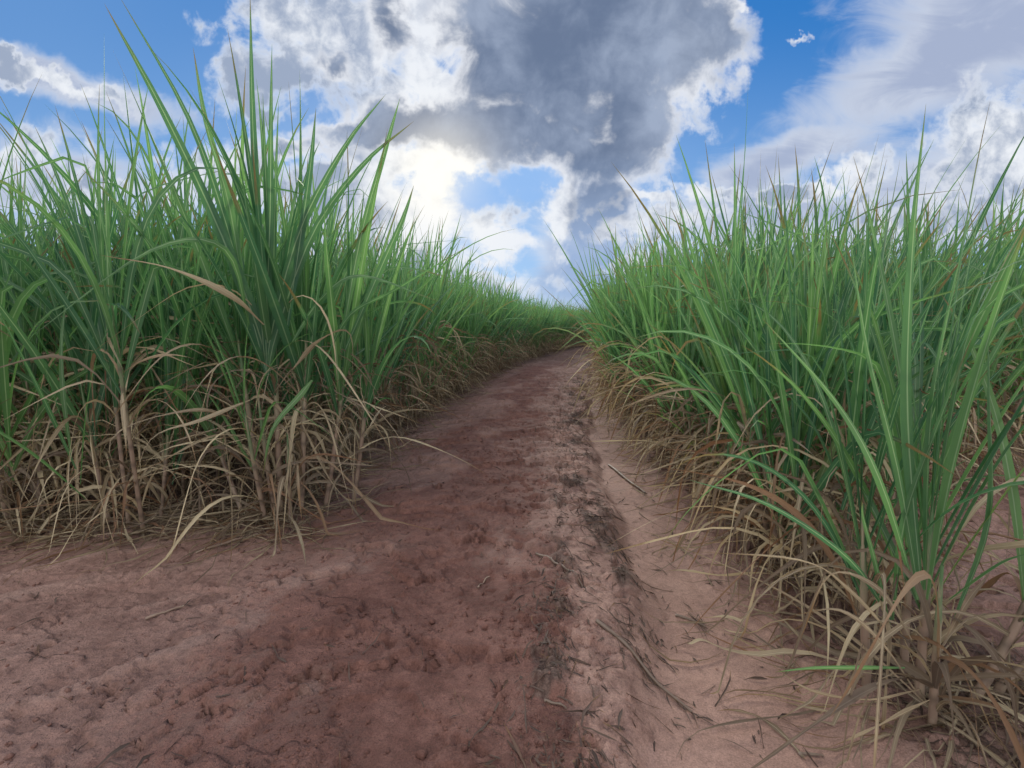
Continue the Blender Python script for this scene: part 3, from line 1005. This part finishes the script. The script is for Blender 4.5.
D2 = 1.42
RIGHT_HERO = [
    (-0.02, 0.02, 0.40, 2, 90, 0.015, 14, 12, 1.22, 0.028, 0.85), (-0.13, 0.10, 0.36, 5, 150, 0.014, 13, 13, 1.05, 0.024, 1.0),
    (0.10, -0.02, 0.48, 17, -10, 0.014, 9, 9, 1.10, 0.030, 1.0), (0.04, 0.16, 0.40, 5, 70, 0.014, 9, 11, 1.10, 0.028, 0.95),
    (-0.06, -0.08, 0.30, 12, 220, 0.012, 0, 22, 0.7, 0.02, 1.0), (0.26, 0.06, 0.44, 34, -5, 0.014, 7, 6, 1.05, 0.026, 1.0)]
RX = {
    0: [('green', [at(922, 600, D2), at(908, 420, D2), at(912, 260, D2), at(926, 104, D2)], 0.036, 0.4, 0.45),
        ('green', [at(928, 600, D2), at(950, 480, D2 - .05), at(985, 350, D2 - .12), at(1032, 208, D2 - .2)], 0.040, -0.5, 0.85),
        ('green', [at(918, 600, D2), at(880, 480, D2 - .05), at(835, 400, D2), at(762, 318, D2)], 0.026, 0.3, 0.7),
        ('green', [at(925, 590, D2), at(930, 430, D2), at(945, 330, D2), at(962, 262, D2)], 0.026, 0.8, 0.5),
        ('green', [at(920, 600, D2), at(898, 470, D2), at(868, 350, D2), at(850, 235, D2)], 0.024, 0.6, 0.6)],
    1: [('green', [at(892, 620, D2 + .05), at(850, 560, D2), at(770, 505, D2 - .05), at(690, 480, D2 - .05)], 0.020, 0.6, 0.4),
        ('green', [at(890, 625, D2 + .05), at(875, 560, D2), at(864, 520, D2), at(862, 500, D2)], 0.016, 0.3, 0.95),
        ('green', [at(893, 620, D2 + .05), at(905, 520, D2), at(940, 420, D2), at(975, 330, D2)], 0.022, 0.3, 0.8),
        ('dry', [at(905, 650, D2), at(850, 590, D2 - .05), at(800, 560, D2 - .05), at(700, 552, D2 + .1)], 0.012, 0.6),
        ('green', [at(905, 668, D2 - .1), at(860, 668, D2 - .12), at(815, 668, D2 - .12), at(775, 672, D2 - .08)], 0.012, 0.4, 0.9)],
    2: [('green', [at(950, 600, D2), at(985, 575, D2 - .08), at(1010, 560, D2 - .1), at(1040, 552, D2 - .1)], 0.022, 0.4, 0.4),
        ('green', [at(955, 620, D2), at(990, 520, D2), at(990, 400, D2), at(988, 310, D2)], 0.026, 0.7, 0.3)],
    4: [('dry', [at(912, 640, D2 - .1), at(880, 590, D2 - .15), at(830, 575, D2 - .15), at(800, 640, D2 - .1)], 0.016, 0.8),
        ('dry', [at(915, 690, D2 - .1), at(880, 640, D2 - .15), at(840, 610, D2 - .15), at(795, 615, D2 - .1)], 0.015, 0.8),
        ('dry', [at(930, 700, D2 - .1), at(890, 720, D2 - .12), at(860, 735, D2 - .12), at(828, 748, D2 - .1)], 0.016, 0.5),
        ('dry', [at(920, 690, D2 - .1), at(870, 700, D2 - .15), at(810, 690, D2 - .1), at(768, 662, D2 + .0)], 0.013, 0.8)]}
hero_clump(1.33, 1.46, RIGHT_HERO, RX, 'nearest cane clump on the right with bright stiff leaves and bare stalk bases', G_RIGHT, 502)


# ------------------------------------------------------------------ everything further in: one mass of cane
def build_mass():
    var = [clump_variant(300 + i, 9, 0.88, 1.46, 0.054, 6, 7, 6, 0, Md=5) for i in range(4)]
    gA, dA = [v[0].arrays() for v in var], [v[1].arrays() for v in var]
    pts = []
    rng = np.random.default_rng(9)
    for side in (-1, 1):
        for j in range(0, 13):
            xr = (LEFT_ROW - 0.80 * j) if side < 0 else (RIGHT_ROW + 0.8 * j)
            if j == 0:
                y0 = 34.3
            elif j <= 4:
                y0 = (12.3, 9.3, 8.3, 8.3)[j - 1] if side < 0 else 1.75 + 0.73 * (xr - 0.25) + (9.3, 7.3, 6.3, 6.3)[j - 1]
            else:
                y0 = 3.2 if side < 0 else 1.75 + 0.73 * (xr - 0.25)
            y = y0
            y1 = 58 if j < 5 else 30
            while y < y1:
                pts.append((xr + float(bend(y)) + rng.uniform(-.1, .1), y))
                y += rng.uniform(0.5, 0.75) * (1 + 0.012 * y)
    for name, arr, mat in (('sugarcane_field', gA, GREEN), ('sugarcane_field_dry_leaves', dA, DRY)):
        VV, QQ, AA, n = [], [], [], 0
        rr = np.random.default_rng(4)
        for x, y in pts:
            V, Q, A = arr[rr.integers(len(arr))]
            a, s = rr.uniform(0, 6.28), rr.uniform(0.9, 1.1)
            c, sn = cos(a) * s, sin(a) * s
            z = float(height(x, y)[0])
            VV.append(np.stack([x + V[:, 0] * c - V[:, 1] * sn, y + V[:, 0] * sn + V[:, 1] * c, z + V[:, 2] * s], -1))
            QQ.append(Q + n)
            A = A.copy()
            A[:, 2] = np.clip(A[:, 2] + rr.uniform(-.15, .15), 0, 1)
            AA.append(A)
            n += len(V)
        me = mesh_from(name, np.concatenate(VV), np.concatenate(QQ), np.concatenate(AA), mat)
        if name == 'sugarcane_field':
            top = tag(link(name, me), 'dense mass of sugarcane filling the fields beyond the front rows', 'sugarcane', kind='stuff')
        else:
            link('dry_leaves', me, top)


build_mass()


# ------------------------------------------------------------------ loose matter on the ground
LITTER = leaf_material('plant_litter', (0.026, 0.018, 0.015), (0.115, 0.076, 0.058), (0.14, 0.10, 0.08), 0.06, rust=0.3)


def on_surface(C, lift):
    sh = C.shape[:-1]
    C[..., 2] += height(C[..., 0].ravel(), C[..., 1].ravel()).reshape(sh) + lift
    return C


def build_litter():
    rng = np.random.default_rng(77)
    b = Blades()
    n = 200000
    y = 1.0 + 11.0 * rng.uniform(size=n) ** 1.6
    x = bend(y) + rng.uniform(-5.5, 4.5, n)
    _, sand, loam, dark, st = ground_fields(x, y)
    u = x - bend(y)
    clump_ = 0.5 + fbm(x * 3, y * 3, 3, ox=61)
    keep = rng.uniform(size=n) < np.clip(dark * 1.5 * clump_ + 0.012 + 0.10 * (1 - 0.7 * sand) * sstep(-0.1, 0.4, u) * sstep(1.1, 0.7, u), 0, 0.9) * 0.8
    x, y = x[keep], y[keep]
    k = len(x)
    M = 5
    L = rng.gamma(1.6, 0.028, k) + 0.012
    az = rng.normal(pi * 0.62, 0.8, k) + pi * (rng.uniform(size=k) < 0.5)
    p0 = np.stack([x, y, np.zeros(k)], 1)
    C, S, d = curve_leaves(p0, az, R(1) * np.clip(rng.normal(84, 9, k), 50, 92), R(1) * rng.normal(6, 12, k), np.ones(k), L, M, rng, 0.5)
    S = twist_side(S, d, rng.normal(0, 0.6, (k, 1)) + np.zeros((1, M)))
    C = on_surface(C, 0.004)
    W = dry_width(rng.uniform(0.003, 0.013, k), M, rng)
    b.add(C, W, S, rng.uniform(size=(k, 2)), 0.25)
    o = link('plant_litter', b.mesh('plant_litter', LITTER))
    tag(o, 'dark broken cane trash strewn beside the sandy wash and under the rows', 'litter', kind='stuff')
    # long dead blades matted below the two edges
    b = Blades()
    n = 2600
    y = 1.3 + 14 * rng.uniform(size=n) ** 1.5
    side = rng.uniform(size=n) < 0.5
    u = np.where(side, RIGHT_ROW - 0.02 + rng.normal(0, 0.20, n), LEFT_ROW + 0.02 + rng.normal(0, 0.20, n))
    # and along the end of the left field
    m = rng.uniform(size=n) < 0.30
    y = np.where(m, 2.98 + rng.normal(0, 0.12, n), y)
    u = np.where(m, -1.4 - 3.2 * rng.uniform(size=n), u)
    y = np.where(~m & ~side & (y < 2.9), y + 1.8, y)
    az = rng.uniform(0, 2 * pi, n)
    p0 = np.stack([u + bend(y), y, np.zeros(n)], 1)
    L = rng.uniform(0.15, 0.75, n)
    C, S, d = curve_leaves(p0, az, R(1) * rng.uniform(70, 90, n), R(1) * rng.uniform(0, 22, n), np.ones(n), L, 9, rng, 1.0)
    C[..., 2] = np.maximum(C[..., 2], 0.0) * 0.8
    S = twist_side(S, d, rng.normal(0, 0.8, (n, 1)) + np.linspace(0, 1, 9)[None] * rng.normal(0, 2, (n, 1)))
    C = on_surface(C, 0.008)
    b.add(C, dry_width(rng.uniform(0.006, 0.018, n), 9, rng), S, rng.uniform(size=(n, 2)), 0.25)
    o = link('dry_leaf_litter', b.mesh('dry_leaf_litter', DRY))
    tag(o, 'pale dead cane blades matted on the soil along both field edges', 'litter', kind='stuff')


def build_crumbs():
    rng = np.random.default_rng(78)
    t_ = (1 + 5 ** 0.5) / 2
    iv = np.array([(-1, t_, 0), (1, t_, 0), (-1, -t_, 0), (1, -t_, 0), (0, -1, t_), (0, 1, t_), (0, -1, -t_), (0, 1, -t_),
                   (t_, 0, -1), (t_, 0, 1), (-t_, 0, -1), (-t_, 0, 1)]) / 1.9
    it = np.array([(0, 11, 5), (0, 5, 1), (0, 1, 7), (0, 7, 10), (0, 10, 11), (1, 5, 9), (5, 11, 4), (11, 10, 2), (10, 7, 6), (7, 1, 8),
                   (3, 9, 4), (3, 4, 2), (3, 2, 6), (3, 6, 8), (3, 8, 9), (4, 9, 5), (2, 4, 11), (6, 2, 10), (8, 6, 7), (9, 8, 1)])
    n = 150000
    y = 1.0 + 7.0 * rng.uniform(size=n) ** 1.5
    x = bend(y) + rng.uniform(-4, 1.3, n)
    _, sand, loam, dark, st = ground_fields(x, y)
    cl = sstep(-0.05, 0.5, fbm(x * 2.2, y * 2.2, 4, ox=71))
    keep = rng.uniform(size=n) < np.clip((0.05 + 0.40 * cl) * (1 - 0.9 * sand) * (0.4 + 0.6 * np.maximum(loam, dark)), 0, 1)
    x, y = x[keep], y[keep]
    k = len(x)
    r = 0.0018 + rng.gamma(1.1, 0.0022, k)
    r = np.minimum(r, 0.022)
    sc_ = rng.uniform(0.6, 1.3, (k, 1, 3)) * r[:, None, None]
    V = iv[None] * (1 + rng.normal(0, 0.16, (k, 12, 1))) * sc_
    a = rng.uniform(0, 6.28, k)
    ca, sa = np.cos(a)[:, None], np.sin(a)[:, None]
    X = V[..., 0] * ca - V[..., 1] * sa + x[:, None]
    Y = V[..., 0] * sa + V[..., 1] * ca + y[:, None]
    Z = V[..., 2] * 0.8 + (height(x, y) + r * 0.25)[:, None]
    VV = np.stack([X, Y, Z], -1).reshape(-1, 3)
    FF = (it[None] + 12 * np.arange(k)[:, None, None]).reshape(-1, 3)
    me = mesh_from('soil_crumbs', VV, FF, None, SOIL, smooth=False)
    _, sand, loam, dark, st = ground_fields(x, y)
    A = np.stack([sand, np.maximum(loam, 0.6), dark * 0.6, np.clip(st, -1, 1)], -1).repeat(12, axis=0)
    at_ = me.color_attributes.new('soil', 'FLOAT_COLOR', 'POINT')
    at_.data.foreach_set('color', A.astype(np.float32).ravel())
    tag(link('soil_crumbs', me), 'crumbs and small clods of damp red soil scattered over the track', 'soil', kind='stuff')


build_litter()
build_crumbs()


# sticks and single dead stems lying on the track
def lying_stem(pts, rad, label, shreds, seed, dark=True):
    rng = np.random.default_rng(seed)
    g = [on_ground(*p) for p in pts]
    base = g[0].copy()
    base[2] = float(height(base[0], base[1])[0])
    C = path_leaf(g, 14)
    C[:, 2] = height(C[:, 0], C[:, 1]) + rad * 0.9
    C[1:-1, 2] = 0.5 * C[1:-1, 2] + 0.25 * (C[:-2, 2] + C[2:, 2]) + 0.004
    s = np.linspace(0, 1, 14)
    V, Q, A, idx = tube(C - base, rad * (1 - 0.45 * s) * (1 + 0.12 * rng.normal(size=14)), 7, 0.5)
    A[:, 1] = 0.2 if not dark else 0.0
    A[:, 3] = 0.95 if dark else 0.0
    me = mesh_from('dry_cane_stem', V, Q, A, STALK)
    o = link('dry_cane_stem', me)
    o.location = base
    tag(o, label, 'dead stem', 'dead stems lying on the track')
    if shreds:
        b = Blades()
        k = shreds
        p0 = C[rng.integers(6, 14, k)]
        dirn = C[-1] - C[0]
        az = math.atan2(dirn[1], dirn[0]) + rng.normal(0, 0.6, k) + pi * (rng.uniform(size=k) < 0.3)
        P, S, d = curve_leaves(np.stack([p0[:, 0], p0[:, 1], 0 * p0[:, 2]], 1), az, np.full(k, R(80.0)), R(1) * rng.uniform(5, 18, k), np.ones(k), rng.uniform(0.05, 0.15, k), 7, rng, 0.4)
        P[..., 2] = np.maximum(P[..., 2], 0) * 0.6
        P = on_surface(P, 0.005)
        b.add(P - base, dry_width(rng.uniform(0.003, 0.008, k), 7, rng), S, rng.uniform(size=(k, 2)), 0.2)
        link('shredded_leaves', b.mesh('shredded_leaves', LITTER), o)
    return o


lying_stem([(596, 646), (640, 672), (692, 706)], 0.0075, 'long thin dark stem ending in a frayed tuft beside the sandy wash', 26, 1)
lying_stem([(536, 568), (560, 585), (584, 603)], 0.006, 'short grey stem lying slantwise on the red crown of the track', 9, 2)
lying_stem([(545, 720), (556, 724), (566, 727)], 0.005, 'tiny dark stem scrap alone at the bottom middle of the track', 0, 3)
lying_stem([(146, 625), (166, 617), (184, 609)], 0.006, 'pale straw stem lying alone on the left headland', 3, 4, False)
lying_stem([(609, 462), (630, 480), (645, 492)], 0.012, 'dark curved stem lying across the sandy wash near the right row', 6, 5)
lying_stem([(800, 746), (812, 747), (824, 748)], 0.005, 'short dark stem scrap on pale sand by the nearest right clump', 0, 6)
lying_stem([(478, 598), (484, 590), (490, 586)], 0.004, 'short pale straw scrap on the reddest soil mid track', 0, 7, False)
lying_stem([(196, 553), (225, 545), (258, 536)], 0.008, 'long pale stem lying at the foot of the tall corner clump', 8, 8, False)
lying_stem([(676, 608), (690, 612), (706, 618)], 0.007, 'dark frayed stem at the left rim of the pale sand', 14, 9)
